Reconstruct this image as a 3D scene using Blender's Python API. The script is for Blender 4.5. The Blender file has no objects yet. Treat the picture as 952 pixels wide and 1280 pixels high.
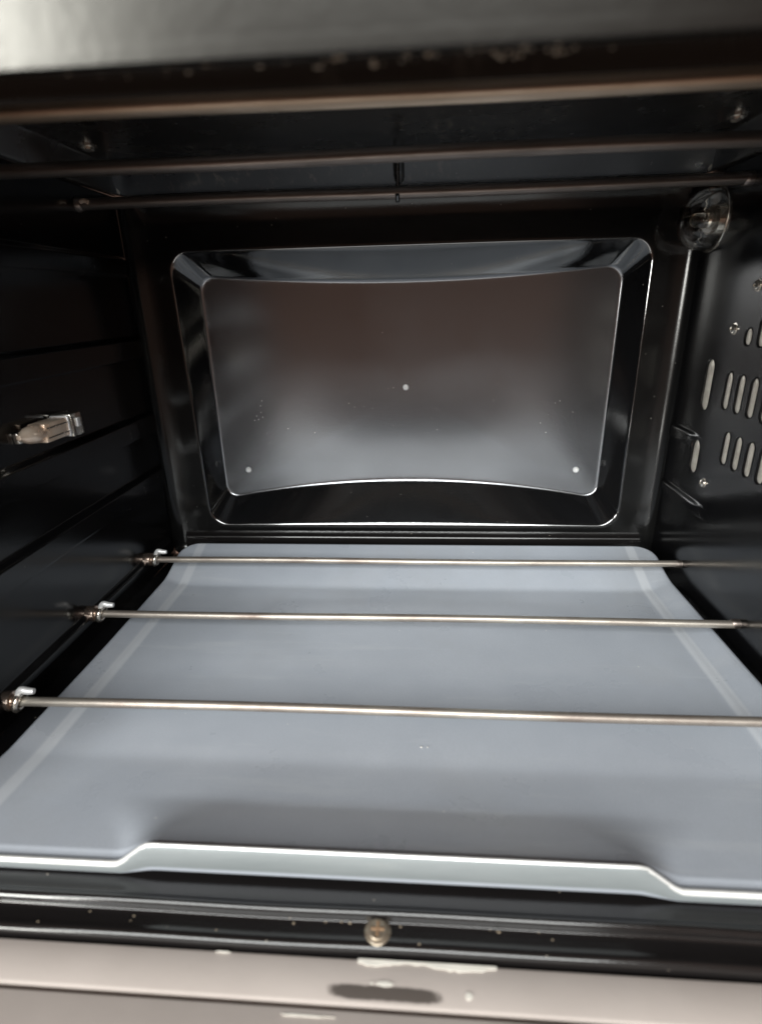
import bpy, bmesh, math, random
from mathutils import Vector, Matrix
random.seed(7)
scene = bpy.context.scene
col = scene.collection

# ------------------------------------------------------------------ camera
def setup_camera():
    pitch, yaw, roll = math.radians(20.7587), math.radians(4.4097), math.radians(-1.4296)
    cy, sy, cp, sp = math.cos(yaw), math.sin(yaw), math.cos(pitch), math.sin(pitch)
    fwd = Vector((-sy*cp, cy*cp, -sp)); right = Vector((cy, sy, 0)); up = right.cross(fwd)
    r = math.cos(roll)*right + math.sin(roll)*up
    u = -math.sin(roll)*right + math.cos(roll)*up
    cam = bpy.data.cameras.new('camera'); o = bpy.data.objects.new('camera', cam); col.objects.link(o)
    M = Matrix.Identity(4)
    for i in range(3):
        M[i][0] = r[i]; M[i][1] = u[i]; M[i][2] = -fwd[i]
    M.translation = Vector((0.011716, -0.371578, 0.161108))
    o.matrix_world = M
    cam.sensor_fit = 'VERTICAL'; cam.sensor_height = 36; cam.sensor_width = 36
    cam.lens = 695.96/1280*36
    cam.clip_start = 0.005; cam.clip_end = 50
    cam.dof.use_dof = True; cam.dof.focus_distance = 0.335; cam.dof.aperture_fstop = 8.5
    scene.camera = o
setup_camera()

# ------------------------------------------------------------------ world and lamps
w = bpy.data.worlds.new('World'); scene.world = w; w.use_nodes = True
bg = w.node_tree.nodes['Background']
bg.inputs[0].default_value = (1.0, 0.62, 0.47, 1); bg.inputs[1].default_value = 0.20

def area(name, loc, target, sx, sy, power, color):
    l = bpy.data.lights.new(name, 'AREA'); l.shape = 'RECTANGLE'; l.size = sx; l.size_y = sy
    l.energy = power; l.color = color
    o = bpy.data.objects.new(name, l); col.objects.link(o); o.location = loc
    o.rotation_euler = (Vector(target)-Vector(loc)).to_track_quat('-Z', 'Y').to_euler()
    return o
area('window_light', (-0.28, -2.10, 1.14), (0, -0.15, 0.08), 1.9, 1.05, 88, (0.97, 1.0, 0.985))
area('header_side_light', (-1.50, -2.2, 0.36), (0, -0.3, 0.2), 0.7, 0.5, 42, (1.0, 1.0, 0.95))  # unseen light added to brighten the left end of the header

scene.view_settings.view_transform = 'Standard'; scene.view_settings.look = 'None'
scene.view_settings.exposure = 0.0; scene.view_settings.gamma = 1.0
scene.render.engine = 'CYCLES'
scene.cycles.max_bounces = 10; scene.cycles.glossy_bounces = 6; scene.cycles.transmission_bounces = 8

# ------------------------------------------------------------------ helpers
def link(name, me, mat=None, parent=None, smooth=True, angle=40):
    o = bpy.data.objects.new(name, me); col.objects.link(o)
    if mat: me.materials.append(mat)
    if parent: o.parent = parent
    if smooth:
        for p in me.polygons: p.use_smooth = True
        me.set_sharp_from_angle(angle=math.radians(angle))
    return o
def mesh(name, v, f):
    me = bpy.data.meshes.new(name); me.from_pydata([tuple(p) for p in v], [], f); me.validate(); me.update()
    bm = bmesh.new(); bm.from_mesh(me); bmesh.ops.remove_doubles(bm, verts=bm.verts, dist=1e-7)
    bmesh.ops.recalc_face_normals(bm, faces=bm.faces); bm.to_mesh(me); bm.free()
    return me
def empty(name, loc, label, cat, group=None):
    o = bpy.data.objects.new(name, None); col.objects.link(o); o.location = loc; o.empty_display_size = 0.01
    o['label'] = label; o['category'] = cat
    if group: o['group'] = group
    return o
def loft(rings, closed=True, cap0=False, cap1=False):
    n = len(rings[0]); v = [p for r in rings for p in r]; f = []
    for i in range(len(rings)-1):
        for j in range(n if closed else n-1):
            k = (j+1) % n
            f.append((i*n+j, i*n+k, (i+1)*n+k, (i+1)*n+j))
    if cap0: f.append(tuple(range(n))[::-1])
    if cap1: f.append(tuple((len(rings)-1)*n+j for j in range(n)))
    return v, f
def frame_of(d):
    d = Vector(d).normalized(); a = Vector((0, 0, 1)) if abs(d.z) < .9 else Vector((1, 0, 0))
    u = d.cross(a).normalized(); return d, u, d.cross(u)
def lathe(base, axis, prof, n=24):
    d, u, v = frame_of(axis); base = Vector(base)
    rings = [[base + d*h + (u*math.cos(2*math.pi*j/n)+v*math.sin(2*math.pi*j/n))*max(r, 1e-5) for j in range(n)] for r, h in prof]
    return loft(rings, True, True, True)
def tube(path, r, n=14, jitter=0.0):
    path = [Vector(p) for p in path]; rings = []
    for i, p in enumerate(path):
        d = (path[min(i+1, len(path)-1)] - path[max(i-1, 0)])
        _, u, v = frame_of(d)
        rr = r[i] if isinstance(r, (list, tuple)) else r
        rings.append([p + (u*math.cos(2*math.pi*j/n)+v*math.sin(2*math.pi*j/n))*rr for j in range(n)])
    return loft(rings, True, True, True)
def box(x0, x1, y0, y1, z0, z1, bev=0.0, seg=2):
    bm = bmesh.new(); bmesh.ops.create_cube(bm, size=1)
    for q in bm.verts: q.co = Vector(((x0+x1)/2+q.co.x*(x1-x0), (y0+y1)/2+q.co.y*(y1-y0), (z0+z1)/2+q.co.z*(z1-z0)))
    if bev: bmesh.ops.bevel(bm, geom=bm.edges[:]+bm.verts[:], offset=bev, segments=seg, profile=.5, affect='EDGES')
    me = bpy.data.meshes.new('box'); bm.to_mesh(me); bm.free(); return me
def smoothstep(a, b, x):
    t = max(0, min(1, (x-a)/(b-a))); return t*t*(3-2*t)
def soft(x, k):                      # smooth max(0, x)
    if x > 12*k: return x
    if x < -12*k: return 0.0
    return k*math.log1p(math.exp(x/k))
def softramp(x, k): return soft(x, k) - soft(x-1, k)     # smooth clamp 0..1
def catmull(pts, sub=6):
    out = []; P = [pts[0]]+list(pts)+[pts[-1]]
    for i in range(1, len(P)-2):
        for s in range(sub):
            t = s/sub; a, b, c, d = P[i-1], P[i], P[i+1], P[i+2]
            out.append(tuple(.5*(2*b[k]+(c[k]-a[k])*t+(2*a[k]-5*b[k]+4*c[k]-d[k])*t*t+(3*b[k]-a[k]-3*c[k]+d[k])*t**3) for k in range(len(b))))
    out.append(tuple(pts[-1])); return out
def grid(us, vs, fn):
    v = [fn(a, b) for a in us for b in vs]; n = len(vs); f = []
    for i in range(len(us)-1):
        for j in range(n-1): f.append((i*n+j, (i+1)*n+j, (i+1)*n+j+1, i*n+j+1))
    return v, f
def lin(a, b, n): return [a+(b-a)*i/(n-1) for i in range(n)]

# ------------------------------------------------------------------ materials
def new_mat(name):
    m = bpy.data.materials.new(name); m.use_nodes = True
    nt = m.node_tree; b = nt.nodes['Principled BSDF']; return m, nt, b
def N(nt, t, **kw):
    n = nt.nodes.new(t)
    for k, v in kw.items():
        if k.startswith('_'): setattr(n, k[1:], v)
        else: n.inputs[k].default_value = v
    return n
def noise(nt, scale, detail=4, rough=.55, stretch=(1, 1, 1)):
    tc = N(nt, 'ShaderNodeTexCoord'); mp = N(nt, 'ShaderNodeMapping'); mp.inputs['Scale'].default_value = stretch
    nz = N(nt, 'ShaderNodeTexNoise', Scale=scale, Detail=detail, Roughness=rough)
    nt.links.new(tc.outputs['Object'], mp.inputs[0]); nt.links.new(mp.outputs[0], nz.inputs['Vector']); return nz.outputs['Fac'], mp
def ramp(nt, src, stops):
    r = N(nt, 'ShaderNodeValToRGB'); e = r.color_ramp.elements
    while len(e) < len(stops): e.new(.5)
    for i, (p, c) in enumerate(stops):
        e[i].position = p; e[i].color = (c, c, c, 1) if isinstance(c, (int, float)) else (*c, 1)
    nt.links.new(src, r.inputs[0]); return r.outputs[0]
def bump(nt, b, src, strength, dist):
    bp = N(nt, 'ShaderNodeBump', Strength=strength, Distance=dist); nt.links.new(src, bp.inputs['Height'])
    nt.links.new(bp.outputs[0], b.inputs['Normal']); return bp
def mixc(nt, fac, a, b):
    m = N(nt, 'ShaderNodeMix', _data_type='RGBA')
    for s, i in ((a, 6), (b, 7)):
        if hasattr(s, 'is_linked'): nt.links.new(s, m.inputs[i])
        else: m.inputs[i].default_value = (*s, 1)
    if hasattr(fac, 'is_linked'): nt.links.new(fac, m.inputs[0])
    else: m.inputs[0].default_value = fac
    return m.outputs[2]

def enamel(name, base, r0, r1, speck_scale=260, speck_amt=.6, speck_col=(.2, .18, .15), grease=0.0, ior=1.55, metallic=0.0):
    m, nt, b = new_mat(name)
    nz, _ = noise(nt, 22, 5)
    rg = ramp(nt, nz, [(.3, r0), (.72, r1)])
    # tiny dust and crumbs stuck to the enamel
    tc = N(nt, 'ShaderNodeTexCoord'); vo = N(nt, 'ShaderNodeTexVoronoi', Scale=speck_scale)
    nt.links.new(tc.outputs['Object'], vo.inputs['Vector'])
    sp = ramp(nt, vo.outputs['Distance'], [(.06, 1), (.13, 0)])
    pk = N(nt, 'ShaderNodeSeparateColor'); nt.links.new(vo.outputs['Color'], pk.inputs[0])
    pick = ramp(nt, pk.outputs[0], [(.955, 0), (.96, 1)])
    mul = N(nt, 'ShaderNodeMath', _operation='MULTIPLY'); nt.links.new(sp, mul.inputs[0]); nt.links.new(pick, mul.inputs[1])
    mu2 = N(nt, 'ShaderNodeMath', _operation='MULTIPLY'); nt.links.new(mul.outputs[0], mu2.inputs[0]); mu2.inputs[1].default_value = speck_amt
    c = mixc(nt, mu2.outputs[0], base, speck_col)
    if grease:
        g, _ = noise(nt, 300, 4, .6, (1, .5, .5)); g2, _ = noise(nt, 14, 3)
        ga = ramp(nt, g, [(.54, 0), (.70, 1)]); gb = ramp(nt, g2, [(.46, 0), (.66, 1)])
        gm = N(nt, 'ShaderNodeMath', _operation='MULTIPLY'); nt.links.new(ga, gm.inputs[0]); nt.links.new(gb, gm.inputs[1])
        gs = N(nt, 'ShaderNodeMath', _operation='MULTIPLY'); nt.links.new(gm.outputs[0], gs.inputs[0]); gs.inputs[1].default_value = grease
        c = mixc(nt, gs.outputs[0], c, (.24, .21, .17))
    nt.links.new(c, b.inputs['Base Color']); nt.links.new(rg, b.inputs['Roughness'])
    b.inputs['IOR'].default_value = ior; b.inputs['Metallic'].default_value = metallic
    f, _ = noise(nt, 900, 2); bump(nt, b, f, .05, .0004)
    return m
def metal(name, c0, c1, r0, r1, scale=60, stretch=(1, 1, 1), metallic=1.0, bstr=.12):
    m, nt, b = new_mat(name)
    nz, _ = noise(nt, scale, 6, .6, stretch)
    nt.links.new(ramp(nt, nz, [(.3, c0), (.7, c1)]), b.inputs['Base Color'])
    nt.links.new(ramp(nt, nz, [(.3, r1), (.7, r0)]), b.inputs['Roughness'])
    b.inputs['Metallic'].default_value = metallic
    f, _ = noise(nt, scale*8, 3); bump(nt, b, f, bstr, .0003); return m

ENAMEL = enamel('black_enamel', (.0040, .0040, .0045), .13, .22, ior=1.52)
PANEL = enamel('satin_dark_panel', (.238, .242, .254), .20, .26, 330, .8, (.6, .57, .52), metallic=.93)
PRESSED = enamel('glossy_pressed_enamel', (.006, .006, .0065), .07, .10, 330, .8, (.35, .33, .30), ior=2.3)
SCUFF = enamel('scuffed_grey_enamel', (.045, .047, .052), .26, .40, 260, .9, (.4, .38, .34), grease=1.0, ior=2.4)
HRET = enamel('black_enamel_underside', (.008, .0075, .006), .25, .4, 220, 1.0, (.45, .38, .28), grease=.5, ior=1.35)
ENAMELF = enamel('back_frame_enamel', (.006, .006, .006), .14, .24, 330, .8, (.35, .33, .30), ior=1.5)
CEIL = enamel('black_enamel_greasy', (.012, .011, .010), .18, .34, 300, .8, (.3, .24, .16), grease=.6, ior=2.5)
SILL = enamel('black_enamel_sill', (.009, .008, .008), .10, .18, 420, 1.0, (.45, .4, .33))
STEEL = metal('nickel_steel', (.24, .19, .165), (.62, .58, .51), .34, .52, 42, (.5, 1, 1), .8)
BRONZE = metal('heat_tinted_steel', (.42, .31, .22), (.62, .50, .39), .32, .46, 70, (.25, 1, 1))
SCORCHED = metal('heat_darkened_steel', (.20, .17, .15), (.34, .29, .26), .36, .5, 70, (.25, 1, 1))
ZINC = metal('zinc_plate', (.62, .56, .48), (.86, .82, .75), .16, .30, 180, (1, 1, 1), .95)
SLOTM = metal('galvanised_slot', (.50, .46, .40), (.78, .74, .66), .3, .45, 150, (1, 1, 1), .45)
COPPER = metal('copper_tinted_steel', (.82, .60, .44), (.92, .78, .64), .18, .30, 120, (1, 1, 1), .4)
COLLAR = metal('rosy_steel', (.42, .30, .24), (.84, .70, .60), .14, .30, 300, (1, 1, 1), .95)
RIVET = metal('aluminium_rivet', (.80, .80, .80), (.9, .9, .9), .3, .45, 300, (1, 1, 1), .35)
FRAME = metal('grey_front_steel', (.050, .049, .046), (.068, .067, .063), .26, .32, 40, (.1, 1, 1), 1.0)

def tray_material():
    m, nt, b = new_mat('grey_tray_coating')
    nz, _ = noise(nt, 30, 6); c = ramp(nt, nz, [(.3, (.405, .437, .492)), (.7, (.455, .487, .542))])
    tc = N(nt, 'ShaderNodeTexCoord'); vo = N(nt, 'ShaderNodeTexVoronoi', Scale=150)
    nt.links.new(tc.outputs['Object'], vo.inputs['Vector'])
    sp = ramp(nt, vo.outputs['Distance'], [(.05, 1), (.09, 0)])
    pk = N(nt, 'ShaderNodeSeparateColor'); nt.links.new(vo.outputs['Color'], pk.inputs[0])
    pick = ramp(nt, pk.outputs[0], [(.978, 0), (.982, 1)])
    mul = N(nt, 'ShaderNodeMath', _operation='MULTIPLY'); nt.links.new(sp, mul.inputs[0]); nt.links.new(pick, mul.inputs[1])
    gr, _ = noise(nt, 1300, 2, .6)
    c = mixc(nt, ramp(nt, gr, [(.35, .0), (.65, .30)]), c, (.36, .39, .43))      # fine grain of the coating
    st, _ = noise(nt, 9, 5, .65); sc, _ = noise(nt, 55, 5, .7, (.12, 1, 1))
    c = mixc(nt, ramp(nt, st, [(.52, 0), (.75, .35)]), c, (.36, .36, .36))       # faint grease film
    c = mixc(nt, ramp(nt, sc, [(.57, 0), (.72, .32)]), c, (.60, .62, .64))       # wiping marks
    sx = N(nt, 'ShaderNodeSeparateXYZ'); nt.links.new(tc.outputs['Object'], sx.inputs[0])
    bend_glints = []
    for x in (-.1432, .1508):      # light caught by the two pressed bends, painted in as paler bands
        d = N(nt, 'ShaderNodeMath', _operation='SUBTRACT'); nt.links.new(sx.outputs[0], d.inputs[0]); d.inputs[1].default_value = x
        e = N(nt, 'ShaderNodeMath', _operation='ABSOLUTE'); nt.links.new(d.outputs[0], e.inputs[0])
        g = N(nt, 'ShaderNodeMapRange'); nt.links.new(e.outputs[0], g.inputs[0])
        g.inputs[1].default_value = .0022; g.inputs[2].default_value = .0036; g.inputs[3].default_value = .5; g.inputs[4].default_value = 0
        bend_glints.append(g.outputs[0])
    ad = N(nt, 'ShaderNodeMath', _operation='ADD'); nt.links.new(bend_glints[0], ad.inputs[0]); nt.links.new(bend_glints[1], ad.inputs[1])
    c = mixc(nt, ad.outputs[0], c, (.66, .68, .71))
    nt.links.new(mixc(nt, mul.outputs[0], c, (.75, .75, .72)), b.inputs['Base Color'])
    nt.links.new(ramp(nt, nz, [(.3, .26), (.7, .34)]), b.inputs['Roughness'])
    b.inputs['IOR'].default_value = 1.6
    f, _ = noise(nt, 1400, 2); bump(nt, b, f, .06, .0003); return m
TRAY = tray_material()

def door_material():
    m, nt, b = new_mat('worn_beige_paint')
    nz, _ = noise(nt, 26, 6); c = ramp(nt, nz, [(.3, (.44, .39, .36)), (.7, (.50, .445, .412))])
    # burnt-on smear with soft edges and a cleaner upper fringe
    tc = N(nt, 'ShaderNodeTexCoord'); sx = N(nt, 'ShaderNodeSeparateXYZ'); nt.links.new(tc.outputs['Object'], sx.inputs[0])
    def mth(op, a, bb):
        q = N(nt, 'ShaderNodeMath', _operation=op)
        for i, t in enumerate((a, bb)):
            if hasattr(t, 'is_linked'): nt.links.new(t, q.inputs[i])
            else: q.inputs[i].default_value = t
        return q.outputs[0]
    fn, _ = noise(nt, 420, 4, .7)
    yy = mth('SUBTRACT', sx.outputs[1], -.2761); xx = mth('SUBTRACT', sx.outputs[0], .0020)
    xs = mth('ADD', mth('MULTIPLY', xx, 1/.0158), mth('MULTIPLY', yy, 30.0))
    d = mth('ADD', mth('POWER', mth('ABSOLUTE', xs, 0), 6.0), mth('POWER', mth('ABSOLUTE', mth('MULTIPLY', yy, 1/.0019), 0), 3.0))
    d = mth('ADD', d, mth('MULTIPLY', mth('SUBTRACT', fn, .5), 1.1))
    g = N(nt, 'ShaderNodeMapRange'); nt.links.new(d, g.inputs[0])
    g.inputs[1].default_value = .45; g.inputs[2].default_value = 1.15; g.inputs[3].default_value = .9; g.inputs[4].default_value = 0
    c = mixc(nt, g.outputs[0], c, (.05, .04, .034))
    nt.links.new(c, b.inputs['Base Color']); b.inputs['Roughness'].default_value = .42
    f, _ = noise(nt, 500, 3); bump(nt, b, f, .08, .0004); return m
DOOR = door_material()
def plain(name, c, r, metallic=0.0):
    m, nt, b = new_mat(name); nz, _ = noise(nt, 200, 4)
    nt.links.new(ramp(nt, nz, [(.3, tuple(x*.85 for x in c)), (.7, c)]), b.inputs['Base Color'])
    b.inputs['Roughness'].default_value = r; b.inputs['Metallic'].default_value = metallic; return m
CHIP = plain('bare_pale_primer', (.80, .77, .70), .5)
SMEAR = plain('burnt_on_smear', (.09, .075, .065), .45)
RUST = plain('rusty_screw', (.26, .16, .09), .6, .2)
SCREWM = metal('tarnished_screw', (.16, .12, .08), (.46, .40, .32), .30, .55, 520, (1, 1, 1), .8)
CRUMB = plain('crumb', (.40, .32, .23), .7)
DUST = plain('pale_crumb', (.8, .78, .72), .7)
def glass_material(name, tint, rough, tr=1.0):
    m, nt, b = new_mat(name); b.inputs['Base Color'].default_value = (*tint, 1)
    b.inputs['Transmission Weight'].default_value = tr; b.inputs['IOR'].default_value = 1.47
    nz, _ = noise(nt, 60, 3); nt.links.new(ramp(nt, nz, [(.5, rough), (.8, rough+.06)]), b.inputs['Roughness'])
    return m
GLASS = glass_material('clear_lamp_glass', (.99, .97, .93), .0, 1.0)
DARKGLASS = enamel('dark_door_glass', (.02, .018, .018), .04, .08)

# ------------------------------------------------------------------ dimensions
XL, XR = -0.170, 0.172          # side walls
FZ = -0.0112                    # oven floor
CZ = 0.2225                     # ceiling edge at the back
YF = -0.262                     # back of the front frame

oven = empty('oven', (0, -.13, FZ), 'black enamel interior of an open small oven with pressed back panel and vented side wall', 'oven')
def part(name, vf, mat, parent=None, **kw):
    me = vf if isinstance(vf, bpy.types.Mesh) else mesh(name, *vf)
    par = parent or oven
    o = link(name, me, mat, par, **kw)
    o.matrix_parent_inverse = Matrix.Translation(-world_loc(par))
    return o
def world_loc(o):
    p = Vector(o.location)
    return p if o.parent is None else Vector((0, 0, 0)) if o.type == 'MESH' else p

# ------------------------------------------------------------------ back panel
def contour(x0, x1, z0, z1, r, st=0.0, sb=0.0, side=40, arc=10):
    pts = []
    cs = [((x1-r, z0+r), -90), ((x1-r, z1-r), 0), ((x0+r, z1-r), 90), ((x0+r, z0+r), 180)]
    ends = [((x0+r, z0), (x1-r, z0)), ((x1, z0+r), (x1, z1-r)), ((x1-r, z1), (x0+r, z1)), ((x0, z1-r), (x0, z0+r))]
    for k in range(4):
        a, b = ends[k]
        for i in range(side): t = i/side; pts.append([a[0]+(b[0]-a[0])*t, a[1]+(b[1]-a[1])*t])
        (cx, cz), a0 = cs[k]
        for i in range(arc): t = math.radians(a0+90*i/arc); pts.append([cx+r*math.cos(t), cz+r*math.sin(t)])
    xm, hw, zm = (x0+x1)/2, (x1-x0)/2, (z0+z1)/2
    for p in pts:
        s = max(0, 1-((p[0]-xm)/hw)**2); t = (p[1]-zm)/(z1-zm)
        p[1] += (-st*s*max(0, t) + sb*s*max(0, -t))
    return pts
A = contour(-.1440, .1482, .0098, .1922, .013)
for p in A: p[0] -= .0020*(p[1]-.10)/.09 if p[0] < 0 else .0002
def dep0(z): return .0178-.0042*(z-.03)/.145
def inward(x, z):
    kb = (0.37158+dep0(z))/.37158; return (.0117+(x-.0117)*kb, .1611+(z-.1611)*kb)
B = [inward(*p) for p in contour(-.1274, .1316, .0305, .1785, .0105, .0063, .0138)]
P = contour(XL+.006, XR-.006, FZ+.004, CZ-.002, .004)
P2 = contour(XL+.0012, XR-.0012, FZ+.0008, CZ-.0002, .006)
P3 = contour(XL, XR, FZ, CZ, .006)
DEP = .0170
def dep(z): return .0178-.0042*(z-.03)/.145
rings = []
def ring(pts, y, sc=0.0): rings.append([(p[0], y+sc*dep(p[1]), p[1]) for p in pts])
def mixp(a, b, t): return [(p[0]+(q[0]-p[0])*t, p[1]+(q[1]-p[1])*t) for p, q in zip(a, b)]
ring(P3, -.0075); ring(P2, -.003); ring(P, -.0004); ring(mixp(P, A, .5), 0)
ring(mixp(P, A, .85), 0)
for w_ in [-.16, -.11, -.07, -.04, -.015, .01, .035, .065, .1, .15, .25, .4, .6, .75, .85, .9, .94, .97, 1.0, 1.03, 1.06, 1.1, 1.16, 1.25]:
    ring(mixp(A, B, w_), 0, softramp(w_, .028))
cB = (0.0014, 0.104)
last = mixp(A, B, 1.25)
for s in (.85, .65, .45, .25, .1, .02):
    ring([(cB[0]+(p[0]-cB[0])*s, cB[1]+(p[1]-cB[1])*s) for p in last], -.0006*(1-s*s), 1.0)
back = part('back_panel', loft(rings, True, False, True), PANEL, angle=60)
back.data.materials.clear(); back.data.materials.append(ENAMELF); back.data.materials.append(PANEL); back.data.materials.append(PRESSED)   # glossy frame, satin middle
for p in back.data.polygons:
    d_ = dep(p.center.z); p.material_index = 1 if p.center.y > d_-.0008 else (2 if p.center.y > .0002 else 0)

def rivet(x, z, parent, r=.0021):
    y = dep(z)-.0007
    return part('rivet', lathe((x, y+.0003, z), (0, -1, 0), [(r, 0), (r, .0006), (r*.85, .0011), (r*.5, .0012), (r*.38, .0005), (0, .0004)], 20), RIVET, parent)
onpanel = inward
for x, z in ((.0015, .1077), (-.1098, .0517), (.1161, .051)): rivet(*onpanel(x, z), back)
# stepped ledge pressed along the foot of the back panel
prof = catmull([(-.0002, .0050), (-.0014, .0030), (-.0026, .0022), (-.0034, .0008), (-.0040, -.003), (-.0040, FZ+.0003)], 4)
part('rear_ledge', loft([[(x, y, z) for y, z in prof] for x in lin(XL+.008, XR-.008, 12)], False), SILL, back)

# ------------------------------------------------------------------ side walls
def ridge(z, z0, z1, h, e=.0016):
    return h*smoothstep(z0, z0+e, z)*(1-smoothstep(z1-e*1.6, z1, z))
def endcap(y, y0, y1, e=.009):            # y from back (near 0) to front (negative)
    return smoothstep(-y0, -y0+e, -y)*(1-smoothstep(-y1-e, -y1, -y))
LG = [(.178, .190, .0028, -.006, -.25), (.1295, .1440, .0042, -.006, -.25), (.0818, .0965, .0045, -.006, -.25), (.0445, .0590, .0045, -.006, -.25), (-.0020, .0062, .0030, -.010, -.25)]
RG = [(.0755, .0850, .0018, -.002, -.044), (.0395, .0478, .0020, -.002, -.062)]
def wall_zs(gs):
    zs = set(lin(FZ, CZ, 60))
    for g in gs:
        for d in lin(-.001, .005, 13): zs.add(g[0]+d); zs.add(g[1]-d)
    return sorted(z for z in zs if FZ <= z <= CZ)
ys = sorted(set([-y for y in lin(.006, .03, 24)+lin(.031, .235, 60)+lin(.236, .262, 18)]), reverse=True)
def lw(y, z): return (XL+sum(ridge(z, a, b, h)*endcap(y, y0, y1) for a, b, h, y0, y1 in LG) + .0006*math.sin(y*22+1)*math.sin(z*19), y, z)
left = part('left_wall', grid(ys, wall_zs(LG), lw), ENAMEL, angle=60)
def rw(y, z): return (XR-sum(ridge(z, a, b, h)*endcap(y, y0, y1) for a, b, h, y0, y1 in RG), y, z)
right = part('right_wall', grid(ys, wall_zs(RG), rw), ENAMEL, angle=60)
# vent slots cut through the right wall
slots = [(-.0425, .0985, .1270, .0092), (-.0425, .0615, .0815, .0092)]
for i in range(8): slots.append((-.0643-.0118*i, .1028, .1226, .0064))
for i in range(6): slots.append((-.0730-.0113*i, .0750, .0930, .0064))
for i, t in enumerate((.1446, .1500, .1535, .1535, .1500, .1446)): slots.append((-.0738-.0113*i, .1362, t, .0064))
def stadium(yc, z0, z1, w_, n=8):
    r = w_/2; pts = []
    for i in range(n+1): a = math.pi*i/n; pts.append((yc+r*math.cos(a), z1-r+r*math.sin(a)))
    for i in range(n+1): a = math.pi+math.pi*i/n; pts.append((yc+r*math.cos(a), z0+r+r*math.sin(a)))
    return pts
cv, cf = [], []
for s in slots:
    st = stadium(*s); v, f = loft([[(x, y, z) for y, z in st] for x in (XR-.01, XR+.01)], True, True, True)
    cf += [tuple(i+len(cv) for i in q) for q in f]; cv += v
cut = bpy.data.objects.new('cut', mesh('cut', cv, cf)); col.objects.link(cut)
# give the wall thickness, cut, bake
md = right.modifiers.new('s', 'SOLIDIFY'); md.thickness = .0008; md.offset = 0
mb = right.modifiers.new('b', 'BOOLEAN'); mb.object = cut; mb.operation = 'DIFFERENCE'; mb.solver = 'EXACT'
dg = bpy.context.evaluated_depsgraph_get(); dg.update()
nm = bpy.data.meshes.new_from_object(right.evaluated_get(dg)); right.modifiers.clear(); right.data = nm
for p in nm.polygons: p.use_smooth = True
nm.set_sharp_from_angle(angle=math.radians(40))
bpy.data.objects.remove(cut)
for (yc, z0, z1, w_) in slots:
    rs = []
    for x, g in ((XR-.0006, .0), (XR-.0007, .0002), (XR-.0004, .0006)):      # rolled edge of the punched slot
        rs.append([(x, y, z) for y, z in stadium(yc, z0-.0004+g, z1+.0004-g, w_+.0008-2*g)])
    rs.append([(XR+.0007, y, z) for y, z in stadium(yc, z0+.0003, z1-.0003, w_-.0006)])
    sl = part('vent_slot', loft(rs, True, False, False), ENAMEL, right)
    # bare metal plate behind the slot, bowed a little
    st = stadium(yc, z0+.0002, z1-.0002, w_-.0004); zc = (z0+z1)/2
    part('slot_plate', loft([[(XR+.0006, y, z) for y, z in st], [(XR-.0001, yc+(y-yc)*.7, zc+(z-zc)*.93) for y, z in st], [(XR-.0002, yc+(y-yc)*.25, zc+(z-zc)*.8) for y, z in st]], True, False, True), SLOTM, right)
def wall_screw(y, z, r=.0024):
    part('screw', lathe((XR+.0002, y, z), (-1, 0, 0), [(r*1.3, 0), (r*1.3, .0007), (r, .0008), (r*.95, .0018), (r*.6, .0025), (r*.25, .0026), (r*.2, .0018), (0, .0017)], 18), ZINC, right)
for y, z in ((-.0595, .1434), (-.0580, .0600), (-.0735, .1640)): wall_screw(y, z)

# ------------------------------------------------------------------ ceiling
C0 = [(XL, -.262), (XR, -.262), (XR, -.0065), (XL, -.0065)]
def rectc(m, yb, yf): return contour(XL+m, XR-m, yf, yb, .012, side=30, arc=8)
o0 = contour(XL, XR, YF, -.005, .004, side=30, arc=8)
o1 = contour(XL+.003, XR-.003, YF+.012, -.0095, .006, side=30, arc=8)
o2 = contour(XL+.010, XR-.010, YF+.035, -.0280, .010, side=30, arc=8)
o3 = contour(XL+.016, XR-.016, YF+.045, -.036, .010, side=30, arc=8)
crings = [[(p[0], p[1], CZ) for p in o0]]
for t in (-.1, 0, .06, .14, .5, .86, .94, 1.0, 1.1):
    crings.append([(p[0], p[1], CZ+.0125*softramp(t, .04)) for p in mixp(o1, o2, t)])
crings.append([(p[0], p[1], CZ+.0125) for p in o3])
crings.append([((p[0])*.5, -.14+(p[1]+.14)*.5, CZ+.0128) for p in o3])
ceil = part('ceiling', loft(crings, True, False, True), CEIL, angle=50)
ceil.data.materials.append(SCUFF)               # rear slope, scuffed to a dull grey
for p in ceil.data.polygons:
    if -.0300 < p.center.y < -.0100 and abs(p.normal.y) > .3: p.material_index = 1
# small diagonal corner ribs and the centre rib pressed into the rear slope
def rib(a, b, wd, h, name, mat):
    a, b = Vector(a), Vector(b); d = (b-a).normalized(); s = d.cross(Vector((0, 0, 1))).normalized()
    rs = []
    for t in lin(0, 1, 8):
        p = a.lerp(b, t); e = min(1, min(t, 1-t)*8+.15)
        rs.append([p + s*wd*u*e - Vector((0, 0, 1))*h*math.cos(u*math.pi/2)*e for u in lin(-1, 1, 9)])
    part(name, loft(rs, False), mat, ceil)
rib((-.1650, -.0105, CZ+.0006), (-.1625, -.0280, CZ+.0118), .0015, .0016, 'corner_rib', SLOTM)
rib((.1670, -.0105, CZ+.0006), (.1645, -.0280, CZ+.0118), .0015, .0016, 'corner_rib', SLOTM)
rib((-.0010, -.0090, CZ+.0003), (-.0010, -.0300, CZ+.0125), .0030, .0016, 'centre_rib', CEIL)
for x in (-.1500, .1520):
    part('screw', lathe((x, -.066, CZ+.0126), (0, 0, -1), [(.0042, 0), (.0042, .0008), (.003, .001), (.0028, .002), (.0015, .0027), (0, .0028)], 18), ZINC, ceil)

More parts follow.
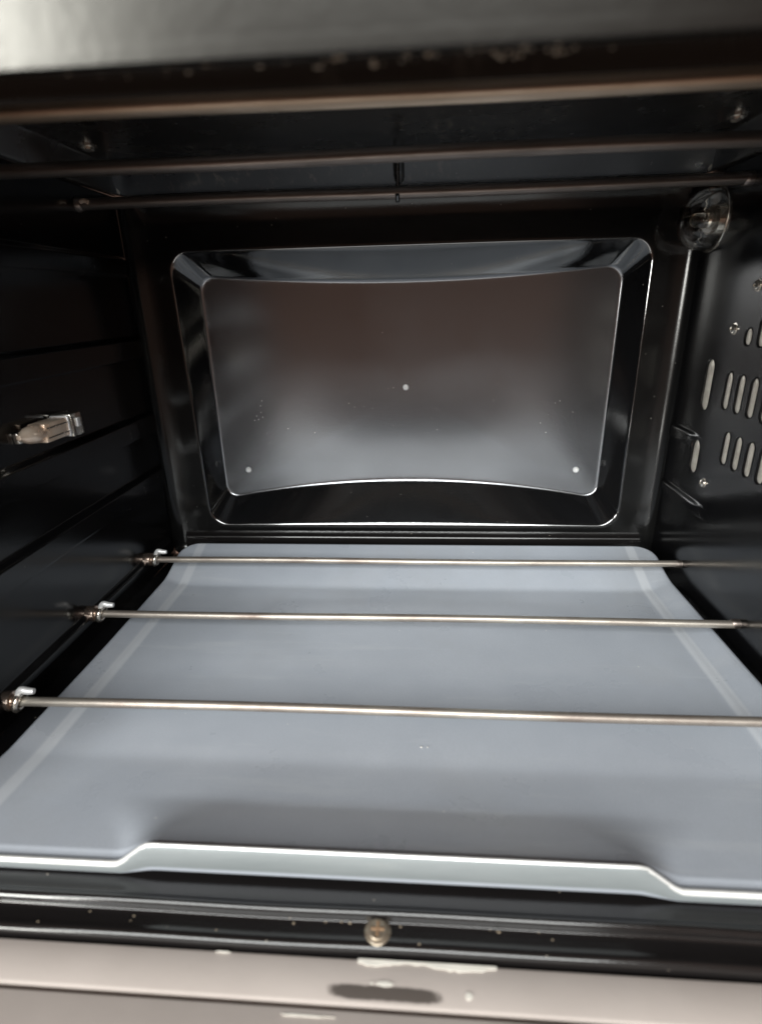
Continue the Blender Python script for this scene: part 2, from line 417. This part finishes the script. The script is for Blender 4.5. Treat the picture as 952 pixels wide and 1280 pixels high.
# ------------------------------------------------------------------ floor, sill, front frame, door
part('floor', grid(lin(XL, XR, 10), lin(-.006, -.2405, 12), lambda x, y: (x, y, FZ)), ENAMEL)
prof = catmull([(-.2400, FZ), (-.2470, FZ), (-.2550, FZ-.0002), (-.2568, FZ+.0002), (-.2580, FZ+.0003), (-.2588, FZ-.0006), (-.2592, FZ-.0018), (-.2600, FZ-.0026), (-.2630, FZ-.0028), (-.2648, FZ-.0027), (-.2657, FZ-.0029), (-.2665, FZ-.0038), (-.2669, FZ-.0060), (-.2670, FZ-.012), (-.2670, FZ-.030)], 6)
def wob(x): return .00018*math.sin(x*31)+.0001*math.sin(x*77+1)
sill = part('sill', loft([[(x, y+wob(x), z) for y, z in prof] for x in lin(XL-.03, XR+.03, 60)], False), SILL, angle=60)
nrm = Vector((0, -.12, 1)).normalized()
def sill_screw(x, y, z):
    b0 = Vector((x, y, z))
    s = part('screw', lathe(b0, nrm, [(.0039, -.0006), (.0039, .0003), (.0036, .0006), (.0029, .0007), (.0029, .0013), (.0026, .0016), (.0012, .0017), (0, .0017)], 28), SCREWM, sill)
    d, u, v = frame_of(nrm)
    for q in (u, v):
        a = b0+nrm*.0015-q*.0019; c = b0+nrm*.0015+q*.0019
        part('screw_slot', tube([a, c], .00055, 8), RUST, sill)
sill_screw(-.0008, -.2618, FZ-.0027)
sill_screw(-.1262, -.2618, FZ-.0027); sill_screw(.1262, -.2618, FZ-.0027)

hp = [(YF+.002, .30), (YF+.002, .203), (YF, .1985), (YF-.004, .1968), (YF-.009, .1962), (YF-.0118, .1970), (YF-.0132, .1990), (YF-.0140, .203), (YF-.0310, .30)]
hp = catmull(hp, 5)
cutk = max(range(len(hp)), key=lambda i: (-abs(hp[i][0]-(YF-.0095)) if hp[i][1] < .2 else -9))
header = part('front_header', loft([[(x, y, z) for y, z in hp[cutk:]] for x in lin(XL-.04, XR+.04, 30)], False), FRAME, angle=60)
part('header_return', loft([[(x, y, z) for y, z in hp[:cutk+1]] for x in lin(XL-.04, XR+.04, 30)], False), HRET, header, angle=60)
for x0, x1 in ((XL-.04, XL-.0003), (XR+.0003, XR+.04)):
    part('front_jamb', box(x0, x1, YF-.0133, YF, FZ-.03, .1955, .0015), FRAME)

DZ = -.0165
door = part('door', box(XL-.03, XR+.03, -.2790, -.2677, DZ-.0128, DZ, .0009), DOOR)
part('door_frame', box(XL-.03, XR+.03, -.3300, -.2802, DZ-.0128, DZ-.0002, .0009), DOOR, door)
part('door_frame', box(XL-.03, XR+.03, -.5300, -.5000, DZ-.0128, DZ-.0002, .0009), DOOR, door)
part('door_frame', box(XL-.03, XL+.01, -.5000, -.3300, DZ-.0128, DZ-.0002, .0009), DOOR, door)
part('door_frame', box(XR-.01, XR+.03, -.5000, -.3300, DZ-.0128, DZ-.0002, .0009), DOOR, door)
part('door_glass', box(XL+.01, XR-.01, -.5000, -.3300, DZ-.0090, DZ-.0015), DARKGLASS, door)
def flake(pts, z, mat, name, h=.00025):
    pts = [(.0117+(x-.0117)*.9742, -.3716+(y+.3716)*.9742) for x, y in pts]
    n = len(pts); v = [(x, y, z) for x, y in pts]+[(x, y, z+h) for x, y in pts]
    f = [tuple(range(n, 2*n))]+[(i, (i+1) % n, n+(i+1) % n, n+i) for i in range(n)]
    return part(name, (v, f), mat, door, smooth=False)
def blob(cx, cy, rx, ry, n=22, j=.18, p=2.0):
    out = []
    for i in range(n):
        a = 2*math.pi*i/n; c, s = math.cos(a), math.sin(a); q = (abs(c)**p+abs(s)**p)**(-1/p)
        q *= 1+random.uniform(-j, j); out.append((cx+rx*c*q, cy+ry*s*q))
    return out
chip = [(-.0066, -.2651)]
for i in range(31):
    t = i/30; chip.append((-.0066+.0405*t, -.2651-.0006-.0013*(.55+.45*math.sin(t*9+1)+random.uniform(-.22, .22))*min(1, 6*t+.4, 6*(1-t)+.3)))
chip.append((.0339, -.2651)); flake(chip, DZ, CHIP, 'paint_chip')
flake(blob(.0018, -.2712, .0024, .0006), DZ, CHIP, 'paint_chip')
flake(blob(-.0020, -.2712, .0004, .0003, 10), DZ, CHIP, 'paint_chip')
flake(blob(.0254, -.2730, .0010, .0008, 14), DZ, CHIP, 'paint_chip')
flake(blob(-.0474, -.2655, .0022, .0002, 18), DZ, CHIP, 'paint_chip')
for i in range(2):
    x = random.uniform(-.12, .12); flake(blob(x, -.2797-random.uniform(0, .0004), random.uniform(.002, .007), .00022, 18, .45), DZ-.0002, CHIP, 'paint_chip')
# ------------------------------------------------------------------ crumb tray
TZ = -.0100
def lipc(x):      # 0 at the sides, 1 on the raised centre
    return softramp((x+.0850)/.0105, .06)*softramp((.0890-x)/.0110, .06)
def tray_row(v):                                 # profile in (y, z offset, lip weight)
    return v
txl, txr, tyb = -.1565, .1655, -.0190
R_ = .013
def tray_pt(u, y, dz, lw_, ly):
    # rounded rear corners
    d = max(0, R_-(tyb-y)); inset = R_-math.sqrt(max(0, R_*R_-d*d)) if d > 0 else 0
    flare = 0       # the rear is a touch narrower
    a, b = txl+inset+flare, txr-inset-flare*.6
    x = a+(b-a)*u
    side = .0024*softramp((-.1448-x)/.010, .05) + .0046*softramp((x-.1525)/.011, .05)
    # rounded bead pressed along both bends
    side += .0005*math.exp(-((x+.1430)/.0026)**2) + .0005*math.exp(-((x-.1508)/.0026)**2)
    rear = .0140*softramp((y+.0580)/.042, .02)
    z = TZ + math.sqrt(side*side+rear*rear)*(1-smoothstep(.236, .247, -y)) + (dz if dz != 'ramp' else 0) + .0004*math.sin(y*40+.6)*math.sin(x*14+1)
    if dz == 'ramp':
        wd = 1+4*smoothstep(-.250, -.215, y)     # the raised middle fades out towards the floor
        c = softramp((x+.0800+.0052*wd)/(.0105*wd), .06)*softramp((.0840+.0055*wd-x)/(.0110*wd), .06)
        a1, a2 = soft(-y-.2030, .0010), soft(-y-.2240, .0010)
        z += (1-c)*(.100*a1) + c*(.125*a1+.245*a2)
    if lw_ is not None:
        c = lipc(x); zz = [lw_[0]+(lw_[1]-lw_[0])*c]; z = zz[0]; y = ly[0]+(ly[1]-ly[0])*c
    return (x, y, z)
rows = []
for y in lin(tyb, -.0305, 14)+lin(-.032, -.07, 26)+lin(-.075, -.2, 40): rows.append((y, 0, None, None))
for y in lin(-.2015, -.2470, 34): rows.append((y, 'ramp', None, None))
# (side z, centre z), (side y, centre y)
LIP = [((-.0062, .0008), (-.2484, -.2484)), ((-.0057, .0024), (-.2494, -.2494)), ((-.0054, .0036), (-.2501, -.2501)), ((-.0053, .0041), (-.2506, -.2506)),
       ((-.0056, .0040), (-.2511, -.2512)), ((-.0065, .0028), (-.2514, -.2518)), ((-.0078, .0002), (-.2514, -.2520)), ((-.0090, -.0030), (-.2512, -.2517)), ((-.0100, -.0060), (-.2508, -.2511)), ((-.0106, -.0088), (-.2504, -.2502))]
for (za, zb), (ya, yb) in [((q[0], q[1]), (q[2], q[3])) for q in catmull([a+b for a, b in LIP], 3)]:
    rows.append((-.25, 0, (za, zb), (ya, yb)))
us = sorted(set(lin(0, .08, 26)+lin(.08, .92, 120)+lin(.92, 1, 26)))
tv, tf = [], []
for y, dz, lw_, ly in rows:
    for u in us: tv.append(tray_pt(u, y, dz, lw_, ly))
n = len(us)
for i in range(len(rows)-1):
    for j in range(n-1): tf.append((i*n+j, i*n+j+1, (i+1)*n+j+1, (i+1)*n+j))
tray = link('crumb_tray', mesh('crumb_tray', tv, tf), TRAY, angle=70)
tray.data.materials.append(metal('bare_lip_steel', (.22, .245, .252), (.30, .325, .335), .34, .46, 60, (.3, 1, 1), .25))
for p in tray.data.polygons:                     # front face of the rolled lip is uncoated
    if -.2515 < p.center.y < -.2499 and p.normal.z > .12: p.material_index = 2
    elif p.center.y < -.25095 and p.normal.y < -.45: p.material_index = 1
tray.data.materials.append(plain('lip_edge_highlight', (.92, .92, .90), .3, .3))  # highlight along the lip's top edge, painted as a pale material
sd = tray.modifiers.new('sheet', 'SOLIDIFY'); sd.thickness = .0007; sd.offset = -1
tray['label'] = 'grey metal crumb tray with raised front lip lying on the oven floor'; tray['category'] = 'tray'

# ------------------------------------------------------------------ heating elements
def element(y, z, label, upper):
    g = 'upper heating rods' if upper else 'lower heating rods'
    e = empty('heating_element', (0, y, z), label, 'heating element', g)
    mat = (BRONZE if y < -.15 else SCORCHED) if upper else STEEL; r = .0028 if upper else .0020
    path = [(x, y+.0003*math.sin(x*17+y*90), z+.0003*math.sin(x*23+y*50)) for x in lin(XL-.002, XR+.002, 40)]
    rod = part('rod', tube(path, r, 18), mat, e)
    if upper:
        part('collar', lathe((XL, y, z), (1, 0, 0), [(.0036, -.001), (.0038, .001), (.0030, .0030), (r, .0034)], 18), SCORCHED, e)
        part('pin', tube([(XL+.0036, y-.0030, z+.0008), (XL+.0060, y-.0034, z+.0014), (XL+.0080, y-.0032, z+.0004)], .0011, 8), COPPER, e)
    else:
        part('collar', lathe((XL+.0032, y, z), (1, 0, 0), [(.0040, -.0035), (.0044, .0), (.0042, .0014), (.0030, .0018), (.0030, .0026), (r, .0027)], 22), COLLAR, e)
    part('collar', lathe((XR+.0005, y, z), (-1, 0, 0), [(r+.0003, -.001), (r+.0005, .003), (r+.0003, .0045), (r, .005)], 18), SCORCHED, e)
    # round spring clip that holds the left end, with its tail
    c = Vector((XL+.0078, y-.0003, z)); n = 22
    rs = []
    for i in range(n+1):
        a = 2*math.pi*i/n; ctr = c+Vector((.0010*math.sin(a), math.cos(a)*.0036, math.sin(a)*.0036))
        rad = Vector((0, math.cos(a), math.sin(a)))
        rs.append([ctr+(rad*math.cos(b)+Vector((1, 0, 0))*math.sin(b))*.0013 for b in [2*math.pi*k_/10 for k_ in range(10)]])
    if not upper: part('clip', loft(rs, True), ZINC, e)
    tail = [c+Vector((.0002, -.0005, .0036)), c+Vector((.0022, -.0004, .0064)), c+Vector((.0050, -.0002, .0058)), c+Vector((.0078, 0, .0056))]
    if not upper: part('clip_tail', tube(catmull([tuple(q) for q in tail], 4), [.0012+.0004*math.sin(i/12*3.1) for i in range(13)], 10), RIVET, e)
    return e
LOWZ = .0050
element(-.0500, LOWZ, 'straight steel heating rod above the tray, beside the pressed back panel', False)
element(-.1175, LOWZ-.0003, 'straight steel heating rod above the tray, middle one of the lower three', False)
element(-.1850, LOWZ-.0034, 'straight steel heating rod above the tray, the one next to the raised front lip', False)
element(-.0500, .2124, 'dark heating rod under the ceiling, beside the back panel and glass lamp', True)
element(-.1170, .2148, 'dull heating rod under the ceiling, middle one of the upper three', True)
element(-.1850, .2150, 'bronze heating rod under the ceiling, right behind the front header', True)
# hanger hook carrying the rear upper rod
hook = [(-.0006, -.044, CZ+.007), (-.0006, -.0464, .2150), (-.0006, -.0470, .2110), (-.0006, -.0500, .2086), (-.0006, -.0530, .2110)]
part('rod_hanger', tube(catmull(hook, 5), .0011, 10), CEIL)

# ------------------------------------------------------------------ lamp
lamp = empty('oven_lamp', (XR, -.0175, .1985), 'clear glass dome lamp on the right wall in the top rear corner', 'lamp')
lp = Vector((XR, -.0175, .1985)); R0 = .0155
dome = [(R0*.98, .0012), (R0, .003), (R0*.99, .006), (R0*.93, .0100), (R0*.80, .0135), (R0*.58, .0165), (R0*.3, .0182), (0, .0187)]
dm = catmull(dome, 4); inner = [(max(r-.0011, 0), h-.0009) for r, h in reversed(dm)]
gv, gf = lathe(lp, (-1, 0, 0), dm+inner, 96)
gv = [lp+Vector((q.x-lp.x, (q.y-lp.y)*(1+.018*math.sin(12*math.atan2(q.z-lp.z, q.y-lp.y))), (q.z-lp.z)*(1+.018*math.sin(12*math.atan2(q.z-lp.z, q.y-lp.y))))) for q in gv]
part('glass_cover', (gv, gf), GLASS, lamp, angle=80)
part('base_ring', lathe(lp, (-1, 0, 0), [(.0135, -.0006), (.0166, -.0002), (.0167, .0010), (.0164, .0014), (.0160, .0013), (.0158, .0006), (.012, .0005), (0, .0005)], 40), ZINC, lamp)
part('bulb', lathe(lp, (-1, 0, 0), [(.0030, .0056), (.0034, .0070), (.0035, .0110), (.0028, .0130), (.0012, .0140), (0, .0142)], 28), glass_material('bulb_glass', (.95, .9, .82), .12), lamp)
part('bulb_holder', lathe(lp, (-1, 0, 0), [(.0075, .0004), (.0078, .0035), (.0052, .0042), (.0049, .0056), (0, .0056)], 24), ZINC, lamp)

# ------------------------------------------------------------------ thermostat probe on the left wall
pb = empty('thermostat_probe', (XL, -.116, .107), 'short copper tinted thermostat sensor clipped to the ribbed left wall', 'sensor')
x0 = XL+.0056
part('bulb', lathe((x0, -.1295, .1078), (0, -1, .04), [(.0036, -.002), (.0040, 0), (.0042, .0005), (.0042, .004), (.0037, .0075), (.0026, .0105), (.0013, .0122), (.0010, .0135), (0, .0138)], 24), COPPER, pb)
part('body', box(x0-.0044, x0+.0040, -.1302, -.1122, .1030, .1118, .0007, 2), COPPER, pb)
for z in (.1052, .1096): part('body_seam', tube([(x0+.0041, -.1295, z), (x0+.0041, -.1130, z)], .0004, 8), ZINC, pb)
part('body_flange', box(x0-.0046, x0+.0046, -.1132, -.1118, .1024, .1124, .0004, 2), RIVET, pb)
part('clip', box(XL-.0005, x0+.0046, -.1110, -.1016, .1014, .1128, .0008, 2), ZINC, pb)
part('clip_tab', box(x0+.0046, x0+.0058, -.1078, -.1050, .1060, .1104, .0004, 2), RIVET, pb)
part('clip_slot', box(x0+.0040, x0+.0049, -.1104, -.1086, .1030, .1110, .0002, 1), SCORCHED, pb)
part('bracket', box(XL-.0005, XL+.0022, -.1390, -.1010, .1046, .1094, .0006), ZINC, pb)

# ------------------------------------------------------------------ crumbs
def crumbs(name, spots, mat, label, cat, par=None):
    v, f = [], []
    for (x, y, z, r) in spots:
        b = len(v)
        for i in range(6):
            d = [(1, 0, 0), (-1, 0, 0), (0, 1, 0), (0, -1, 0), (0, 0, 1), (0, 0, -1)][i]
            q = r*random.uniform(.5, 1.2); v.append((x+d[0]*q, y+d[1]*q, z+d[2]*q*.6))
        for t in ((0, 2, 4), (2, 1, 4), (1, 3, 4), (3, 0, 4), (2, 0, 5), (1, 2, 5), (3, 1, 5), (0, 3, 5)): f.append(tuple(b+i for i in t))
    o = link(name, mesh(name, v, f), mat, None, False); o['kind'] = 'stuff'; o['label'] = label; o['category'] = cat
    return o
sp = []
for i in range(9): sp.append((random.uniform(-.11, .12), -.2602-random.uniform(0, .0045), FZ-.0026, random.uniform(.0002, .0005)))
for i in range(10): sp.append((random.uniform(-.03, .05), -.2596-random.uniform(0, .0008), FZ-.0022, random.uniform(.0002, .00045)))
crumbs('crumbs', sp, CRUMB, 'tiny brown crumbs and rust grains scattered along the black sill', 'crumbs')
sp = [(random.uniform(-.13, .14), random.uniform(-.235, -.06), TZ+.0003, random.uniform(.00015, .00035)) for i in range(22)]
sp += [(.012, -.1925, TZ+.0003, .0006), (.0145, -.1925, TZ+.0003, .0005), (.0008, -.2155, TZ+.0006, .0006)]
crumbs('dust_grains', sp, DUST, 'tiny white dust grains lying on the grey tray', 'dust')

sp = []
for i in range(110):
    cx = random.choice((-.035, -.012, .0, .012, .022, .03)); x = random.gauss(cx, .008)
    sp.append((x, YF-random.uniform(.0005, .0095), .1966+random.uniform(-.0002, .0002), random.choice((.0002, .0003, .0004, .0005, .0007))))
crumbs('grease_spatter', sp, plain('dried_grease', (.60, .53, .42), .35), 'dried pale grease specks under the front header above the opening', 'grease')

sp = []
for i in range(70):
    x, z = random.uniform(-.11, .115), random.gauss(.075, .03)
    if .05 < z < .165: sp.append((x, dep(z)-.0006, z, random.choice((.00012, .00018, .00025, .0004))))
for i in range(7):
    x, z = random.gauss(-.103, .004), random.gauss(.088, .006); sp.append((x, dep(z)-.0006, z, .0006))
crumbs('dust_specks', sp, DUST, 'tiny pale dust specks stuck on the dark satin back panel', 'dust')
